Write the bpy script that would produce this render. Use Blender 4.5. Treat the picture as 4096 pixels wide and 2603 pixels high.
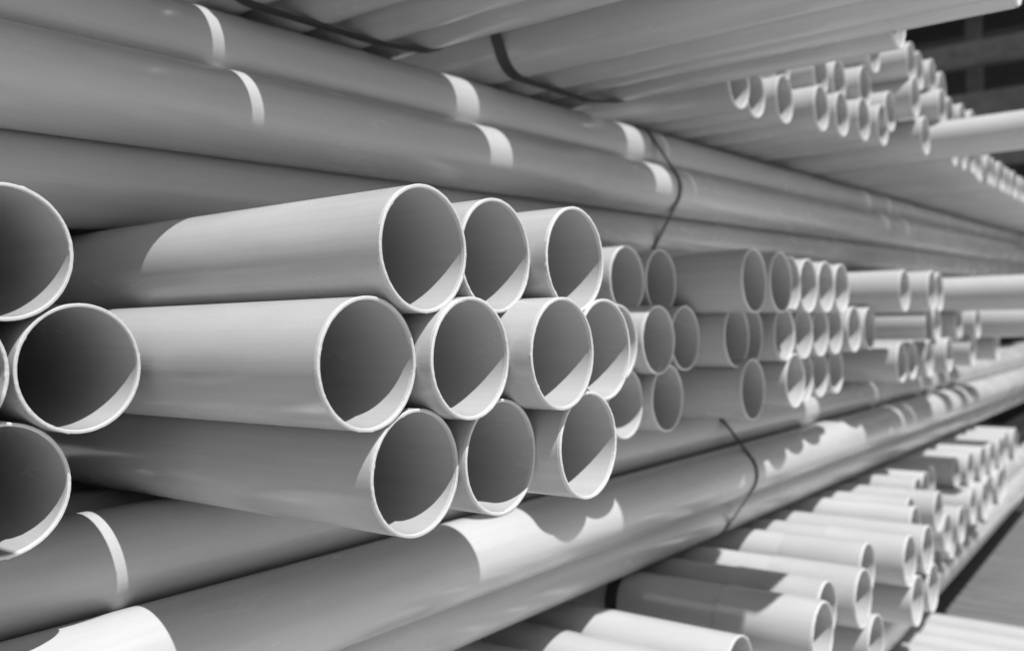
import bpy, bmesh, math, random
from mathutils import Vector, Matrix

for o in list(bpy.data.objects):
    bpy.data.objects.remove(o)
SC = bpy.context.scene
COL = SC.collection
D = 0.110                 # outside diameter of every pipe (m)
RO = D * 0.4935
RI = RO * 0.951
Z0 = 1.425                # height of the middle stack's top row above the yard (m)
def W(x, y, z):           # stack coordinates (pipe diameters) -> metres
    return Vector((x * D, y * D, z * D + Z0))

# ------------------------------------------------------------------ camera
cam_d = bpy.data.cameras.new('camera')
cam = bpy.data.objects.new('camera', cam_d)
COL.objects.link(cam)
cam_d.sensor_width = 36.0
cam_d.lens = 31.80
cam_d.clip_start = 0.02
cam_d.clip_end = 500
right = Vector((0.59786, -0.80132, -0.02119))
down = Vector((-0.01361, 0.01628, -0.99977))
fwd = Vector((0.80148, 0.59801, -0.00117))
m3 = Matrix((right, -down, -fwd)).transposed()
cam.matrix_world = Matrix.Translation(Vector((-0.56982, -0.51545, -0.06543 + Z0))) @ m3.to_4x4()
cam_d.dof.use_dof = True
cam_d.dof.focus_distance = 0.79
cam_d.dof.aperture_fstop = 4.5
cam_d.dof.aperture_blades = 7
SC.camera = cam

# ------------------------------------------------------------------ world, sun, exposure
TRAVEL = Vector((0.1156, 0.4005, -0.9090)).normalized()     # direction the sunlight travels
TO_SUN = -TRAVEL
elev = math.asin(TO_SUN.z)
world = bpy.data.worlds.new('World')
SC.world = world
world.use_nodes = True
wn, wl = world.node_tree.nodes, world.node_tree.links
wn.clear()
sky = wn.new('ShaderNodeTexSky')
sky.sky_type = 'NISHITA'
sky.sun_disc = False
sky.sun_elevation = elev
sky.sun_rotation = math.atan2(TO_SUN.x, TO_SUN.y)
bw = wn.new('ShaderNodeRGBToBW')                            # black-and-white photograph
bg = wn.new('ShaderNodeBackground')
bg.inputs['Strength'].default_value = 0.088
wo = wn.new('ShaderNodeOutputWorld')
wl.new(sky.outputs[0], bw.inputs[0])
wl.new(bw.outputs[0], bg.inputs['Color'])
wl.new(bg.outputs[0], wo.inputs['Surface'])
sun_d = bpy.data.lights.new('sun', 'SUN')
sun_d.energy = 5.0
sun_d.angle = math.radians(0.5)
sun = bpy.data.objects.new('sun', sun_d)
COL.objects.link(sun)
sun.rotation_euler = TRAVEL.to_track_quat('-Z', 'Y').to_euler()
sun.location = (-3, -4, 12)
vs = SC.view_settings
vs.view_transform = 'Standard'
vs.look = 'None'
vs.exposure = 0.3
vs.gamma = 1.0
vs.use_curve_mapping = False

# ------------------------------------------------------------------ materials
def new_mat(name):
    m = bpy.data.materials.new(name)
    m.use_nodes = True
    nt = m.node_tree
    return m, nt.nodes, nt.links, nt.nodes['Principled BSDF']

def pvc(name, base, rough, rim=False):
    m, n, l, p = new_mat(name)
    tc = n.new('ShaderNodeTexCoord')
    oi = n.new('ShaderNodeObjectInfo')
    off = n.new('ShaderNodeVectorMath'); off.operation = 'MULTIPLY_ADD'
    cmb = n.new('ShaderNodeCombineXYZ')
    for i in range(3):
        l.new(oi.outputs['Random'], cmb.inputs[i])
    l.new(cmb.outputs[0], off.inputs[0])
    off.inputs[1].default_value = (37, 53, 71)
    l.new(tc.outputs['Object'], off.inputs[2])
    def noise(scale_vec, detail, ro=0.6):
        mp = n.new('ShaderNodeMapping'); mp.inputs['Scale'].default_value = scale_vec
        l.new(off.outputs[0], mp.inputs['Vector'])
        t = n.new('ShaderNodeTexNoise'); t.inputs['Scale'].default_value = 1.0
        t.inputs['Detail'].default_value = detail; t.inputs['Roughness'].default_value = ro
        l.new(mp.outputs[0], t.inputs['Vector'])
        return t
    def ramp(src, a, b, lo, hi):
        r = n.new('ShaderNodeMapRange')
        r.inputs['From Min'].default_value = a; r.inputs['From Max'].default_value = b
        r.inputs['To Min'].default_value = lo; r.inputs['To Max'].default_value = hi
        l.new(src, r.inputs['Value'])
        return r.outputs[0]
    def mul(a, b):
        k = n.new('ShaderNodeMath'); k.operation = 'MULTIPLY'
        l.new(a, k.inputs[0]); l.new(b, k.inputs[1])
        return k.outputs[0]
    dust = noise((14, 5, 14), 5)                 # patchy dust film
    streak = noise((160, 1.2, 160), 3)           # extrusion lines along the pipe
    speck = noise((800, 800, 800), 1)            # fine specks of grit
    scr = noise((1100, 16, 1100), 1)               # short handling scratches
    v = ramp(dust.outputs[0], 0.3, 0.7, 0.93, 1.05)
    v = mul(v, ramp(streak.outputs[0], 0.3, 0.7, 0.965, 1.03))
    v = mul(v, ramp(speck.outputs[0], 0.70, 0.80, 1.0, 0.95))
    v = mul(v, ramp(scr.outputs[0], 0.72, 0.80, 1.0, 1.10))
    v = mul(v, ramp(oi.outputs['Random'], 0, 1, 0.93, 1.05))
    bv = n.new('ShaderNodeMath'); bv.operation = 'MULTIPLY'
    bv.inputs[1].default_value = base
    l.new(v, bv.inputs[0])
    l.new(bv.outputs[0], p.inputs['Base Color'])
    p.inputs['IOR'].default_value = 1.5
    rr = ramp(dust.outputs[0], 0.3, 0.7, rough - 0.05, rough + 0.09)
    l.new(rr, p.inputs['Roughness'])
    bmp = n.new('ShaderNodeBump')
    bmp.inputs['Strength'].default_value = 0.05 if not rim else 0.5
    bmp.inputs['Distance'].default_value = 0.002 if not rim else 0.0008
    if rim:
        saw = noise((1400, 300, 900), 4, 0.7)    # saw marks of the cut
        l.new(saw.outputs[0], bmp.inputs['Height'])
    else:
        sm = n.new('ShaderNodeMath'); sm.operation = 'ADD'
        l.new(streak.outputs[0], sm.inputs[0]); l.new(scr.outputs[0], sm.inputs[1])
        l.new(sm.outputs[0], bmp.inputs['Height'])
    l.new(bmp.outputs[0], p.inputs['Normal'])
    return m

M_PIPE = pvc('pipe_plastic', 0.41, 0.21)
M_SHADE_PAINTED = pvc('shade_painted_plastic', 0.13, 0.4)  # same grey pipes, with the shade over them put into the base colour
M_RIM = pvc('cut_plastic', 0.52, 0.6, rim=True)

def plain(name, base, rough, nscale=40, amp=0.25, metallic=0.0, bump=0.3, bd=0.001):
    m, n, l, p = new_mat(name)
    tc = n.new('ShaderNodeTexCoord')
    t = n.new('ShaderNodeTexNoise'); t.inputs['Scale'].default_value = nscale; t.inputs['Detail'].default_value = 6
    l.new(tc.outputs['Object'], t.inputs['Vector'])
    r = n.new('ShaderNodeMapRange'); r.inputs['From Min'].default_value = 0.3; r.inputs['From Max'].default_value = 0.7
    r.inputs['To Min'].default_value = base * (1 - amp); r.inputs['To Max'].default_value = base * (1 + amp)
    l.new(t.outputs[0], r.inputs['Value']); l.new(r.outputs[0], p.inputs['Base Color'])
    p.inputs['Roughness'].default_value = rough
    p.inputs['Metallic'].default_value = metallic
    b = n.new('ShaderNodeBump'); b.inputs['Strength'].default_value = bump; b.inputs['Distance'].default_value = bd
    l.new(t.outputs[0], b.inputs['Height']); l.new(b.outputs[0], p.inputs['Normal'])
    return m
M_STRAP = plain('strap_webbing', 0.035, 0.55, 900, 0.35, bump=0.4, bd=0.0004)
M_YARD = plain('yard_concrete', 0.45, 0.85, 3, 0.2, bump=0.5, bd=0.004)
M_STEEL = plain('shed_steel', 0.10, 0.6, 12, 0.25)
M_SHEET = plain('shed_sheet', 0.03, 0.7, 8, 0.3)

# ------------------------------------------------------------------ helpers
def link(name, mesh, parent=None, mat=None):
    o = bpy.data.objects.new(name, mesh)
    COL.objects.link(o)
    if parent is not None:
        o.parent = parent
    if mat is not None and not mesh.materials:
        mesh.materials.append(mat)
    return o
def tag(o, label=None, cat=None, group=None, kind=None):
    if label: o['label'] = label
    if cat: o['category'] = cat
    if group: o['group'] = group
    if kind: o['kind'] = kind
    return o
def mesh_from(name, verts, faces, mat, smooth=True):
    me = bpy.data.meshes.new(name)
    me.from_pydata([tuple(v) for v in verts], [], faces)
    me.materials.append(mat)
    me.update()
    if smooth:
        me.polygons.foreach_set('use_smooth', [True] * len(me.polygons))
    return me
def box_data(c, s):
    x, y, z = (v / 2 for v in s)
    vv = [Vector((c[0] + i * x, c[1] + j * y, c[2] + k * z)) for i in (-1, 1) for j in (-1, 1) for k in (-1, 1)]
    ff = [(0, 1, 3, 2), (4, 6, 7, 5), (0, 4, 5, 1), (2, 3, 7, 6), (0, 2, 6, 4), (1, 5, 7, 3)]
    return vv, ff
def part_box(name, c, s, mat, parent=None):
    v, f = box_data(c, s)
    return link(name, mesh_from(name, v, f, mat, False), parent)

# tube along +Y from y=0 (open end) to y=length; outer and inner skin
def tube_mesh(name, length, segs, mat, ys=None, ro=RO, ri=RI, oval=0.0):
    ys = ys or [0.0, length]
    verts, faces = [], []
    for y in ys:
        for r in (ro, ri):
            for i in range(segs):
                a = 2 * math.pi * i / segs
                k = 1 + oval * math.cos(2 * a)
                verts.append((r * k * math.cos(a), y, r * (2 - k) * math.sin(a)))
    st = 2 * segs
    for j in range(len(ys) - 1):
        for i in range(segs):
            i2 = (i + 1) % segs
            a, b = j * st, (j + 1) * st
            faces.append((a + i, b + i, b + i2, a + i2))
            faces.append((a + segs + i, a + segs + i2, b + segs + i2, b + segs + i))
    e = (len(ys) - 1) * st
    for i in range(segs):
        i2 = (i + 1) % segs
        faces.append((i, i2, segs + i2, segs + i))
        faces.append((e + i, e + segs + i, e + segs + i2, e + i2))
    me = mesh_from(name, verts, faces, mat)
    me.set_sharp_from_angle(angle=math.radians(50))
    return me

# saw-cut lip: an uneven ring capping the pipe end
def rim_mesh(name, segs, seed, rough=1.0, ro=RO, ri=RI):
    rng = random.Random(seed)
    def wob(amp):
        ph = [rng.random() * 6.28 for _ in range(6)]
        fr = [3, 7, 17, 29, 41, 59]
        return lambda a, i: amp * sum(math.sin(f * a + p) / (1 + .35 * k) for k, (f, p) in enumerate(zip(fr, ph))) / 2.4
    w1, w2, w3 = wob(0.00022 * rough), wob(0.00018 * rough), wob(0.00035 * rough)
    burrs = [(rng.random() * 6.28, rng.uniform(0.02, 0.06), rng.uniform(0.0005, 0.0014) * rough, rng.choice((0, 1))) for _ in range(7)]
    verts, faces = [], []
    for i in range(segs):
        a = 2 * math.pi * i / segs
        jo = w1(a, i) + rng.uniform(-1, 1) * 0.00014 * rough
        ji = w2(a, i) + rng.uniform(-1, 1) * 0.00014 * rough
        jy = w3(a, i) + rng.uniform(-1, 1) * 0.00012 * rough
        for (b, wd, am, side) in burrs:
            dd = abs((a - b + math.pi) % (2 * math.pi) - math.pi)
            if dd < wd:
                if side: jo += am * (1 - dd / wd)
                else: ji -= am * (1 - dd / wd)
        prof = [(ri - 0.00012, 0.0030), (ri - 0.0002 + ji, -0.0004 + jy), (ri + 0.0005 + ji * .5, -0.0011 + jy),
                (ro - 0.0005 + jo * .5, -0.0011 + jy), (ro + 0.0002 + jo, -0.0004 + jy), (ro + 0.00012, 0.0030)]
        for r, y in prof:
            verts.append((r * math.cos(a), y, r * math.sin(a)))
    n = 6
    for i in range(segs):
        i2 = (i + 1) % segs
        for k in range(n - 1):
            faces.append((i * n + k, i * n + k + 1, i2 * n + k + 1, i2 * n + k))
        faces.append((i * n + n - 1, i * n, i2 * n, i2 * n + n - 1))
    me = mesh_from(name, verts, faces, M_RIM)
    me.set_sharp_from_angle(angle=math.radians(35))
    return me

LEN = 5.2
SLEEVE = 0.17
NEAR_MESH = [tube_mesh('pipe_wall', LEN, 128, M_PIPE, [0, 0.004, 0.1, 0.4, 1.2, LEN], oval=ov) for ov in (0.004, -0.003)]
FAR_MESH = tube_mesh('pipe_wall_far', LEN, 64, M_PIPE, [0, 0.2, 1.0, LEN])
NEAR_RIM = [rim_mesh('cut_lip_%d' % s, 300, s, 0.62) for s in range(6)]
FAR_RIM = [rim_mesh('cut_lip_far_%d' % s, 90, 50 + s, 1.2) for s in range(3)]
SOCKET = tube_mesh('socket_wall', SLEEVE, 64, M_PIPE, [0.0035, 0.012, SLEEVE - 0.012, SLEEVE], ro=RO * 1.035, ri=RO * 0.999)
SHADE_PAINTED_MESH = tube_mesh('shade_painted_pipe_wall', LEN, 64, M_SHADE_PAINTED, [0, 0.2, 1.0, LEN])
rnd = random.Random(11)

def cross_pipe(x, y, z, label, group, near=False, socket=False, yaw=0.0, dark=False, size=1.0):
    """a pipe lying along +Y whose open end faces the yard"""
    o = link('pipe', SHADE_PAINTED_MESH if dark else rnd.choice(NEAR_MESH) if near else FAR_MESH)
    o.location = W(x, y, z)
    o.rotation_euler = (0, 0, yaw)
    o.scale = (size, 1, size)
    tag(o, label, 'pipe', group)
    r = link('cut_lip', rnd.choice(NEAR_RIM if near else FAR_RIM), o)
    r.rotation_euler = (0, rnd.uniform(0, 6.28), 0)
    if socket:
        link('socket', SOCKET, o)
    return o

ORD = ['first', 'second', 'third', 'fourth', 'fifth', 'sixth', 'seventh', 'eighth', 'ninth', 'tenth', 'eleventh', 'twelfth',
       'thirteenth', 'fourteenth', 'fifteenth', 'sixteenth', 'seventeenth', 'eighteenth', 'nineteenth', 'twentieth',
       'twenty-first', 'twenty-second', 'twenty-third', 'twenty-fourth', 'twenty-fifth', 'twenty-sixth', 'twenty-seventh',
       'twenty-eighth', 'twenty-ninth', 'thirtieth'] + ['thirty-' + w for w in ('first', 'second', 'third', 'fourth', 'fifth', 'sixth', 'seventh', 'eighth', 'ninth')] + ['fortieth'] + ['forty-' + w for w in ('first', 'second', 'third', 'fourth', 'fifth', 'sixth', 'seventh', 'eighth', 'ninth')] + ['fiftieth'] + ['fifty-' + w for w in ('first', 'second', 'third', 'fourth', 'fifth', 'sixth', 'seventh', 'eighth', 'ninth')]

# ------------------------------------------------------------------ the yard
gv = [(-200, -200, 0), (200, -200, 0), (200, 200, 0), (-200, 200, 0)]
yard = link('ground', mesh_from('ground', gv, [(0, 1, 2, 3)], M_YARD, False))
tag(yard, kind='structure')

# ------------------------------------------------------------------ long pipes running along the rack (+X)
def long_pipe(y, z, sy, sz, label, group, x0=-9.0, x1=92.0, near=True, sag=0.0):
    segs = 96 if near else 40
    n = 22
    verts, faces = [], []
    pts = []
    for k in range(n + 1):
        x = x0 + (x1 - x0) * (k / n) ** 1.5
        s = sag * math.sin(x * 0.21 + y * 3) * D
        pts.append((W(x, y + sy * x, z + sz * x) + Vector((0, 0, s))))
    base = pts[0].copy()
    for p in pts:
        for r in (RO, RI):
            for i in range(segs):
                a = 2 * math.pi * i / segs
                verts.append((p - base) + Vector((0, r * math.cos(a), r * math.sin(a))))
    st = 2 * segs
    for j in range(n):
        for i in range(segs):
            i2 = (i + 1) % segs
            a, b = j * st, (j + 1) * st
            faces.append((a + i, a + i2, b + i2, b + i))
            faces.append((a + segs + i, b + segs + i, b + segs + i2, a + segs + i2))
    e = n * st
    for i in range(segs):
        i2 = (i + 1) % segs
        faces.append((i, segs + i, segs + i2, i2))
        faces.append((e + i, e + i2, e + segs + i2, e + segs + i))
    me = mesh_from('long_pipe', verts, faces, M_LONG)
    me.set_sharp_from_angle(angle=math.radians(50))
    o = link('long_pipe', me)
    o.location = base
    tag(o, label, 'pipe', group)
    return o

# same plastic, grain turned along X
M_LONG = M_PIPE.copy(); M_LONG.name = 'pipe_plastic_along'
for nd in M_LONG.node_tree.nodes:
    if nd.type == 'MAPPING':
        s = nd.inputs['Scale'].default_value
        nd.inputs['Scale'].default_value = (s[1], s[0], s[2])

TS = (-0.0216, 0.0175)
BS = (-0.0285, -0.003)
CS = (0.0, 0.0)
def bundle(front, slope, group, where, names, cols=3, sz_step=None):
    """front: (y,z) of the pipes facing the yard, plus more of the same behind them"""
    for (y, z), nm in zip(front, names):
        long_pipe(y, z, slope[0], slope[1], nm, group, sag=0.0)
    for c in range(1, cols):
        for (y, z) in front:
            long_pipe(y + 1.04 * c + (0.04 if c else 0), z, slope[0], slope[1],
                      'long grey plastic pipe hidden behind the front ones of the %s' % where, group, near=False)
bundle([(4.62, 2.69), (4.08, 1.85), (4.60, 1.00)], TS, 'long pipes between middle and upper stack', 'upper crosswise bundle',
       ['shaded long grey pipe right under the upper stack, topmost of three',
        'long shaded grey pipe with bright sun bands, bulging nearest of the upper three',
        'long shaded grey pipe lying right on the middle stack, lowest of the upper three'])
bundle([(3.41, -2.73), (2.76, -3.52), (3.32, -4.34)], BS, 'long pipes between middle and lower stack', 'lower crosswise bundle',
       ['long grey pipe directly under the middle stack, carrying it',
        'long grey pipe with large scalloped sun patches, foremost below the middle stack',
        'long shaded grey pipe resting on the lower stack, below the scalloped sun patches'])
bundle([(2.5, -8.12), (2.1, -8.9), (2.5, -9.62)], CS, 'long pipes beneath the lower stack', 'bottom crosswise bundle',
       ['long grey pipe directly beneath the lower stack at bottom right, topmost of three',
        'long grey pipe seen below the lower stack ends at right, foremost of three',
        'long grey pipe on the bottom stack, lowest of three'], cols=3)

# ------------------------------------------------------------------ stacks of pipes with open ends to the yard
# pipes of the stacks, counted in building order, that the photograph's viewpoint shows nothing of
UNSEEN = {k for a, b in [(0, 0), (5, 7), (20, 21), (28, 28), (30, 30), (46, 47), (52, 54), (57, 57), (59, 59), (68, 68), (72, 78), (129, 140), (151, 156), (184, 185), (187, 187), (190, 192), (195, 195), (202, 208), (212, 215), (220, 224), (246, 253)] for k in range(a, b + 1)}
NAMED = {
    (0, -2.16): 'pipe end cut off by the left picture edge, top row of the middle stack',
    (0, 0.0): 'large sunlit pipe with the foremost open end in the top row of the middle stack',
    (0, 1.0): 'pipe end right behind the foremost one in the top row of the middle stack',
    (0, 1.985): 'third large sunlit pipe end in the top row, just left of the smaller ones',
    (1, -2.65): 'sliver of a pipe end touching the left picture edge, in the middle row',
    (1, -1.625): 'pipe end with the darkest inside, low left, whole ring visible in the middle row',
    (1, -0.53): 'long sunlit pipe in the middle row with the biggest fully visible open end',
    (1, 0.455): 'pipe end in the middle row just right of the biggest open end',
    (1, 1.44): 'pipe end in the middle row right of centre with sunlit outer wall on its left',
    (1, 2.43): 'rightmost of the four large sunlit pipe ends in the middle row',
    (1, 4.9): 'thin crescent of a pipe end peeking out behind the large ends of the middle row',
    (2, -2.14): 'pipe end at the lower left picture edge, bottom row of the middle stack',
    (2, -0.035): 'long shaded pipe with the lowest large open end, bottom row of the middle stack',
    (2, 0.953): 'middle one of the three large pipe ends in the bottom row of the middle stack',
    (2, 1.945): 'right one of the three large pipe ends in the bottom row of the middle stack',
}
PIPE_N = [0]
def stack(rows, group, stack_name, socket_keys=(), row_names=('top', 'middle', 'bottom'), tiny_from=99):
    for r, (rn, (z, zs, lst)) in enumerate(zip(row_names, rows)):
        seen = {}
        for it in sorted(lst):
            x, y = it[0], it[1]
            zz = z + zs * x + (it[2] if len(it) > 2 else 0)
            dark = stack_name.startswith('bottom') and x > 27  # far bottom pipes: their shade is painted in by a darker plastic
            colour = 'shade-painted grey' if dark else 'grey plastic'
            if PIPE_N[0] in UNSEEN:
                lab = 'grey plastic pipe of the %s that lies out of sight behind the others' % stack_name
            elif stack_name.startswith('middle') and (r, x) in NAMED:
                lab = NAMED[(r, x)]
                seen[colour] = seen.get(colour, 0) + 1
            elif x > tiny_from:
                lab = 'tiny far pipe end in the receding line of the %s at right' % stack_name
            else:
                k = seen.get(colour, 0)
                lab = '%s visible %s pipe from the left in the %s row of the %s' % (ORD[k], colour, rn, stack_name)
                seen[colour] = k + 1
            PIPE_N[0] += 1
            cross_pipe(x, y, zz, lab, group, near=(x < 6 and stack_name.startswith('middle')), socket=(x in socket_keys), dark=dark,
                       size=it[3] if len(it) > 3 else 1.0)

MID1 = [(-3.2, 2.4), (-2.16, 2.07), (0.0, 0.0), (1.0, 0.08), (1.985, -0.10), (2.98, 2.2), (4.0, 2.3), (5.05, 2.4),
        (6.15, 1.70), (7.15, 1.68), (8.2, 0.63), (9.2, 0.58), (10.2, 0.78), (11.2, 0.81), (12.3, 0.84), (13.4, 0.88),
        (17.0, 0.53), (18.3, 0.21), (19.4, 0.28), (23.2, -1.7), (24.6, 0.6), (26.0, 0.8)]
MID2 = [(-2.65, 2.06), (-1.625, 2.08), (-0.53, 0.09), (0.455, -0.07), (1.44, -0.30), (2.43, -0.13), (3.44, 2.6), (4.9, 1.15), (5.95, 2.4),
        (6.45, 1.38), (7.5, 1.47), (8.5, 1.06), (9.5, 1.22), (10.4, 0.98), (11.45, 1.0), (12.55, 1.05), (13.65, 1.1),
        (14.8, 1.05), (16.6, 1.22), (21.2, 0.92), (22.3, 0.94), (23.6, 0.61), (26.0, 0.53), (28.0, -0.9), (29.4, 0.4)]
MID3 = [(-3.2, 2.3), (-2.14, 2.22), (-0.035, 0.10), (0.953, 0.03), (1.945, -0.23), (2.93, 2.9), (3.95, 2.1), (4.85, 1.6),
        (5.85, 1.60), (6.85, 1.46), (7.82, 2.4), (8.85, 0.95), (9.87, 1.9), (10.9, 0.98), (12.1, 1.22), (13.2, 1.28), (14.3, 1.30),
        (18.0, 0.86), (19.1, 0.87), (20.2, 0.71), (22.5, 0.68), (24.0, 1.2), (26.0, 0.69), (28.0, 1.0), (30.0, 0.6)]
def far_scale(lst, k=1.031, x0=-99):
    """move far pipes a little further away along the line of sight"""
    return [t if t[0] < x0 else (round(-5.18 + (t[0] + 5.18) * k, 3), round(-4.69 + (t[1] + 4.69) * k, 3)) + tuple(t[2:]) for t in lst]
MID1, MID2, MID3 = (far_scale(q, 1.014, 10.0) for q in (MID1, MID2, MID3))
stack([(0.0, 0, MID1), (-0.86, 0, MID2), (-1.725, 0, MID3)], 'open pipe ends of the middle stack', 'middle stack')

UZ = 3.70
UP1 = [(-6.0, -1.2), (-5.0, -1.0), (-4.3, -1.3), (-3.3, -1.2), (-1.5, 1.75), (-0.57, 1.62), (0.42, 1.7),
       (1.57, -0.1), (2.57, 0.0), (3.57, -0.05), (4.58, 0.05, 0.10),
       (6.45, -3.05), (7.45, -3.2), (8.5, -2.95, 0.14), (9.55, -1.2, 0.14),
       (11.2, 2.05), (12.22, 2.13), (13.22, 1.9), (14.65, 1.6), (15.64, 1.46), (16.63, 1.26), (17.65, 1.10), (20.0, 0.65),
       (21.05, -2.6), (22.8, 0.5), (23.85, 0.45), (24.9, 0.4), (26.2, 0.5), (27.3, 0.6)] + [(28.4 + 1.02 * k, 0.5 + 0.03 * math.sin(k * 2.3)) for k in range(28)]
UP2 = [(-5.5, -0.6), (-4.5, -0.7), (-3.5, -0.5), (-1.0, 2.0), (0.0, 1.95),
       (2.16, 0.3), (3.16, 0.25), (4.14, 0.4),
       (6.0, -1.5), (7.0, -1.5), (8.0, -2.0), (9.0, -1.8, 0.06),
       (13.75, 2.15), (15.12, 1.75), (16.12, 1.65), (17.12, 1.35), (18.35, 1.1, -0.43), (19.2, 0.7), (21.1, 0.45), (22.3, 0.5), (23.5, 0.4), (24.7, 0.35), (25.9, 0.4), (27.1, 0.4)]
UP3 = [(2.66, 0.6), (3.66, 0.6), (7.5, -1.5), (8.5, -1.5), (17.4, 1.2), (19.1, 0.75), (20.15, 0.8), (21.2, 0.7), (22.9, 0.8)]
stack([(UZ, 0.0175, UP1), (UZ + 0.865, 0.0175, UP2), (UZ + 1.73, 0.0175, UP3)], 'open pipe ends of the upper stack', 'upper stack',
      socket_keys=(8.5,), row_names=('lowest', 'second', 'third'), tiny_from=26)

LO1 = [(4.55, 0.2, -0.25), (5.567, 0.2, -0.25), (6.585, 0.325, -0.19), (8.1, -0.34), (9.2, -0.05), (10.2, -0.33), (12.02, 0.1), (13.03, -0.4),
       (14.08, -0.49), (15.9, 0.15), (16.85, 0.47), (17.96, 0.1), (19.7, 0.95), (20.7, 0.98), (21.7, 1.05), (23.7, 0.78), (25.1, 0.66, -0.08, 1.16),
       (26.5, 0.55, -0.1, 1.22), (27.9, 0.5, -0.1, 1.22), (29.3, 0.45, -0.1, 1.22), (30.7, 0.5, -0.1, 1.22), (32.1, 0.4, -0.1, 1.22)]
LO2 = [(8.62, 0.6), (9.6, 0.9), (10.56, -0.42), (12.4, 0.7), (13.38, -0.44), (14.44, -0.5), (15.6, 0.9), (16.6, 0.35), (18.0, 0.5), (19.6, 0.24), (20.7, 0.12), (21.8, 0.93),
       (23.3, 0.3), (24.45, 0.5, -0.2, 1.16), (25.8, 0.4, -0.28, 1.22), (27.2, 0.5, -0.28, 1.22), (28.6, 0.4, -0.28, 1.22), (30.0, 0.5, -0.28, 1.22)]
LO3 = [(9.0, 0.9), (10.1, 0.5), (12.9, 0.9), (14.0, 0.7), (16.1, 0.8), (17.3, 0.7), (18.8, 0.7), (20.2, 0.6), (22.4, 0.7), (23.6, 0.8)]
SOCK = {p[0] for p in far_scale([(q, 0) for q in (12.02, 8.1, 9.2, 10.2, 13.03)])}
LO1, LO2, LO3 = far_scale(LO1), far_scale(LO2), far_scale(LO3)
stack([(-5.38, 0, LO1), (-6.245, 0, LO2), (-7.11, 0, LO3)], 'open pipe ends of the lower stack', 'lower stack',
      socket_keys=SOCK)

BO1 = [(18.5, 0.6), (19.5, 0.7), (20.5, 0.2), (21.5, 0.34), (22.6, -1.8), (23.7, -1.5), (24.8, -2.0), (25.9, -1.6)] + \
      [(27.1 + 1.05 * k, -0.6 + 0.3 * math.sin(k * 1.7), -1.72) for k in range(26)]
BO2 = [(19.0 + 1.05 * k, 0.6) for k in range(8)]
stack([(-10.6, 0, BO1), (-11.46, 0, BO2)], 'pipes of the bottom stack', 'bottom stack', row_names=('top', 'lower'))

# ------------------------------------------------------------------ straps
def hull_path(circles, r, n=48):
    pts = []
    for (u, v) in circles:
        for i in range(n):
            a = 2 * math.pi * i / n
            pts.append((u + r * math.cos(a), v + r * math.sin(a)))
    pts = sorted(set((round(a, 6), round(b, 6)) for a, b in pts))
    def cr(o, a, b): return (a[0]-o[0])*(b[1]-o[1])-(a[1]-o[1])*(b[0]-o[0])
    lo, up = [], []
    for p in pts:
        while len(lo) > 1 and cr(lo[-2], lo[-1], p) <= 0: lo.pop()
        lo.append(p)
    for p in reversed(pts):
        while len(up) > 1 and cr(up[-2], up[-1], p) <= 0: up.pop()
        up.append(p)
    return lo[:-1] + up[:-1]
def strap(circles, plane, pos, width, label, group, thick=0.0014, skew=0.0):
    """circles: pipe centres (stack units) in the cross-section; plane 'YZ' for long bundles, 'XZ' for stacks"""
    inner = hull_path(circles, 0.5 + 0.004)
    outer = hull_path(circles, 0.5 + 0.004 + thick / D)
    cu = sum(c[0] for c in circles) / len(circles); cv = sum(c[1] for c in circles) / len(circles)
    verts, faces = [], []
    n = len(inner)
    m = min(n, len(outer))
    def p3(q, s):
        off = s * width / 2 / D + skew * (q[1] - cv)
        return W(pos + off, q[0], q[1]) if plane == 'YZ' else W(q[0], pos + off, q[1])
    org = p3((cu, cv), 0)
    for k in range(n):
        a = inner[k]
        # outward normal from neighbours
        b, c = inner[k - 1], inner[(k + 1) % n]
        tx, ty = c[0] - b[0], c[1] - b[1]
        L = math.hypot(tx, ty) or 1
        o = (a[0] + ty / L * thick / D, a[1] - tx / L * thick / D)
        for q, s in ((a, -1), (a, 1), (o, 1), (o, -1)):
            verts.append(p3(q, s) - org)
    for k in range(n):
        k2 = (k + 1) % n
        for j in range(4):
            j2 = (j + 1) % 4
            faces.append((k * 4 + j, k * 4 + j2, k2 * 4 + j2, k2 * 4 + j))
    me = mesh_from('strap', verts, faces, M_STRAP)
    me.set_sharp_from_angle(angle=math.radians(40))
    o = link('strap', me)
    o.location = org
    tag(o, label, 'strap', group)
    return o
def on(front, slope, x, cols):
    return [(y + slope[0] * x + 1.04 * c + (0.04 if c else 0), z + slope[1] * x) for c in range(cols) for (y, z) in front]
strap(on([(4.62, 2.69), (4.08, 1.85), (4.60, 1.00)], TS, 11.25, 3), 'YZ', 11.25, 0.012,
      'thin black strap around the upper crosswise pipes, beside a sun band', 'straps')
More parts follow.
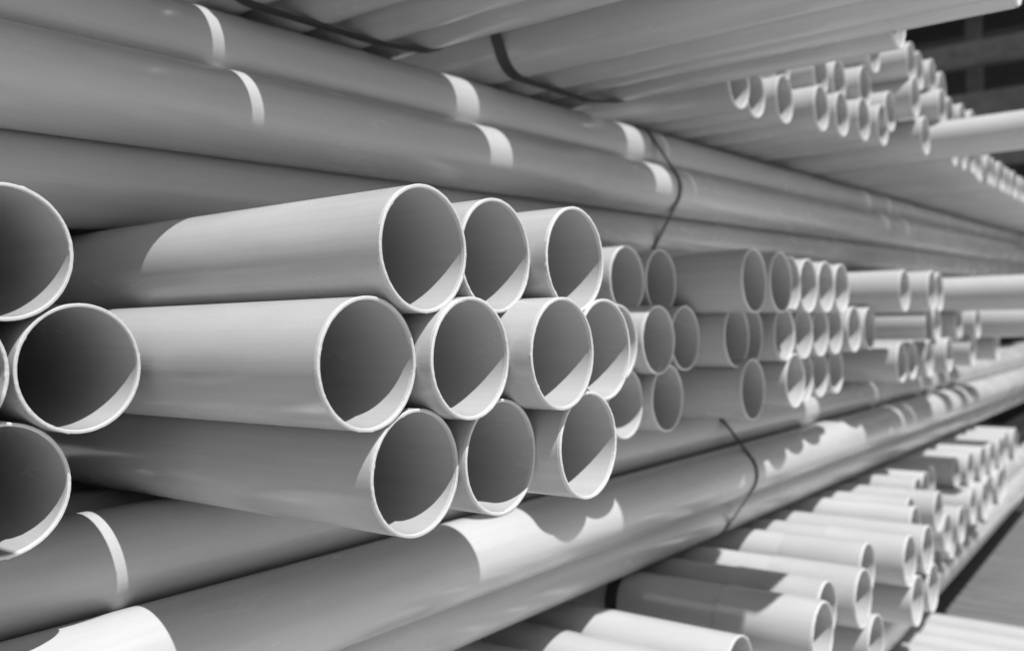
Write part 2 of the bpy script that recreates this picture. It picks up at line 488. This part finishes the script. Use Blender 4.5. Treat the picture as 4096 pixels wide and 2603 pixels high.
strap(on([(3.41, -2.73), (2.76, -3.52), (3.32, -4.34)], BS, 11.4, 3), 'YZ', 11.4, 0.012,
      'thin dark strap around the long pipes under the middle stack', 'straps')
uz = lambda x: UZ + 0.0175 * x
strap([(x, uz(x)) for x in (1.57, 2.57, 3.57)] + [(4.58, uz(4.58) + .10)] + [(x, uz(x) + .865) for x in (2.16, 3.16, 4.14)] + [(x, uz(x) + 1.73) for x in (2.66, 3.66)], 'XZ', 4.05, 0.020,
      'dark strap under the upper pipes at top centre, left of the two', 'straps')
strap([(x, uz(x)) for x in (6.45, 7.45, 8.5)] + [(9.55, uz(9.55) + .14)] + [(x, uz(x) + .865) for x in (6.0, 7.0, 8.0, 9.0)] + [(x, uz(x) + 1.73) for x in (7.5, 8.5)], 'XZ', 3.75, 0.022,
      'wide dark strap hugging the near upper pipe at top centre', 'straps')
strap([(t[0], -5.38) for t in LO1[3:6]] + [(t[0], -6.245) for t in LO2[:3]] + [(t[0], -7.11) for t in LO3[:2]], 'XZ', 3.2, 0.024,
      'black strap in the shade around the left end of the lower stack', 'straps')

# ------------------------------------------------------------------ dark shed behind the far end of the rack
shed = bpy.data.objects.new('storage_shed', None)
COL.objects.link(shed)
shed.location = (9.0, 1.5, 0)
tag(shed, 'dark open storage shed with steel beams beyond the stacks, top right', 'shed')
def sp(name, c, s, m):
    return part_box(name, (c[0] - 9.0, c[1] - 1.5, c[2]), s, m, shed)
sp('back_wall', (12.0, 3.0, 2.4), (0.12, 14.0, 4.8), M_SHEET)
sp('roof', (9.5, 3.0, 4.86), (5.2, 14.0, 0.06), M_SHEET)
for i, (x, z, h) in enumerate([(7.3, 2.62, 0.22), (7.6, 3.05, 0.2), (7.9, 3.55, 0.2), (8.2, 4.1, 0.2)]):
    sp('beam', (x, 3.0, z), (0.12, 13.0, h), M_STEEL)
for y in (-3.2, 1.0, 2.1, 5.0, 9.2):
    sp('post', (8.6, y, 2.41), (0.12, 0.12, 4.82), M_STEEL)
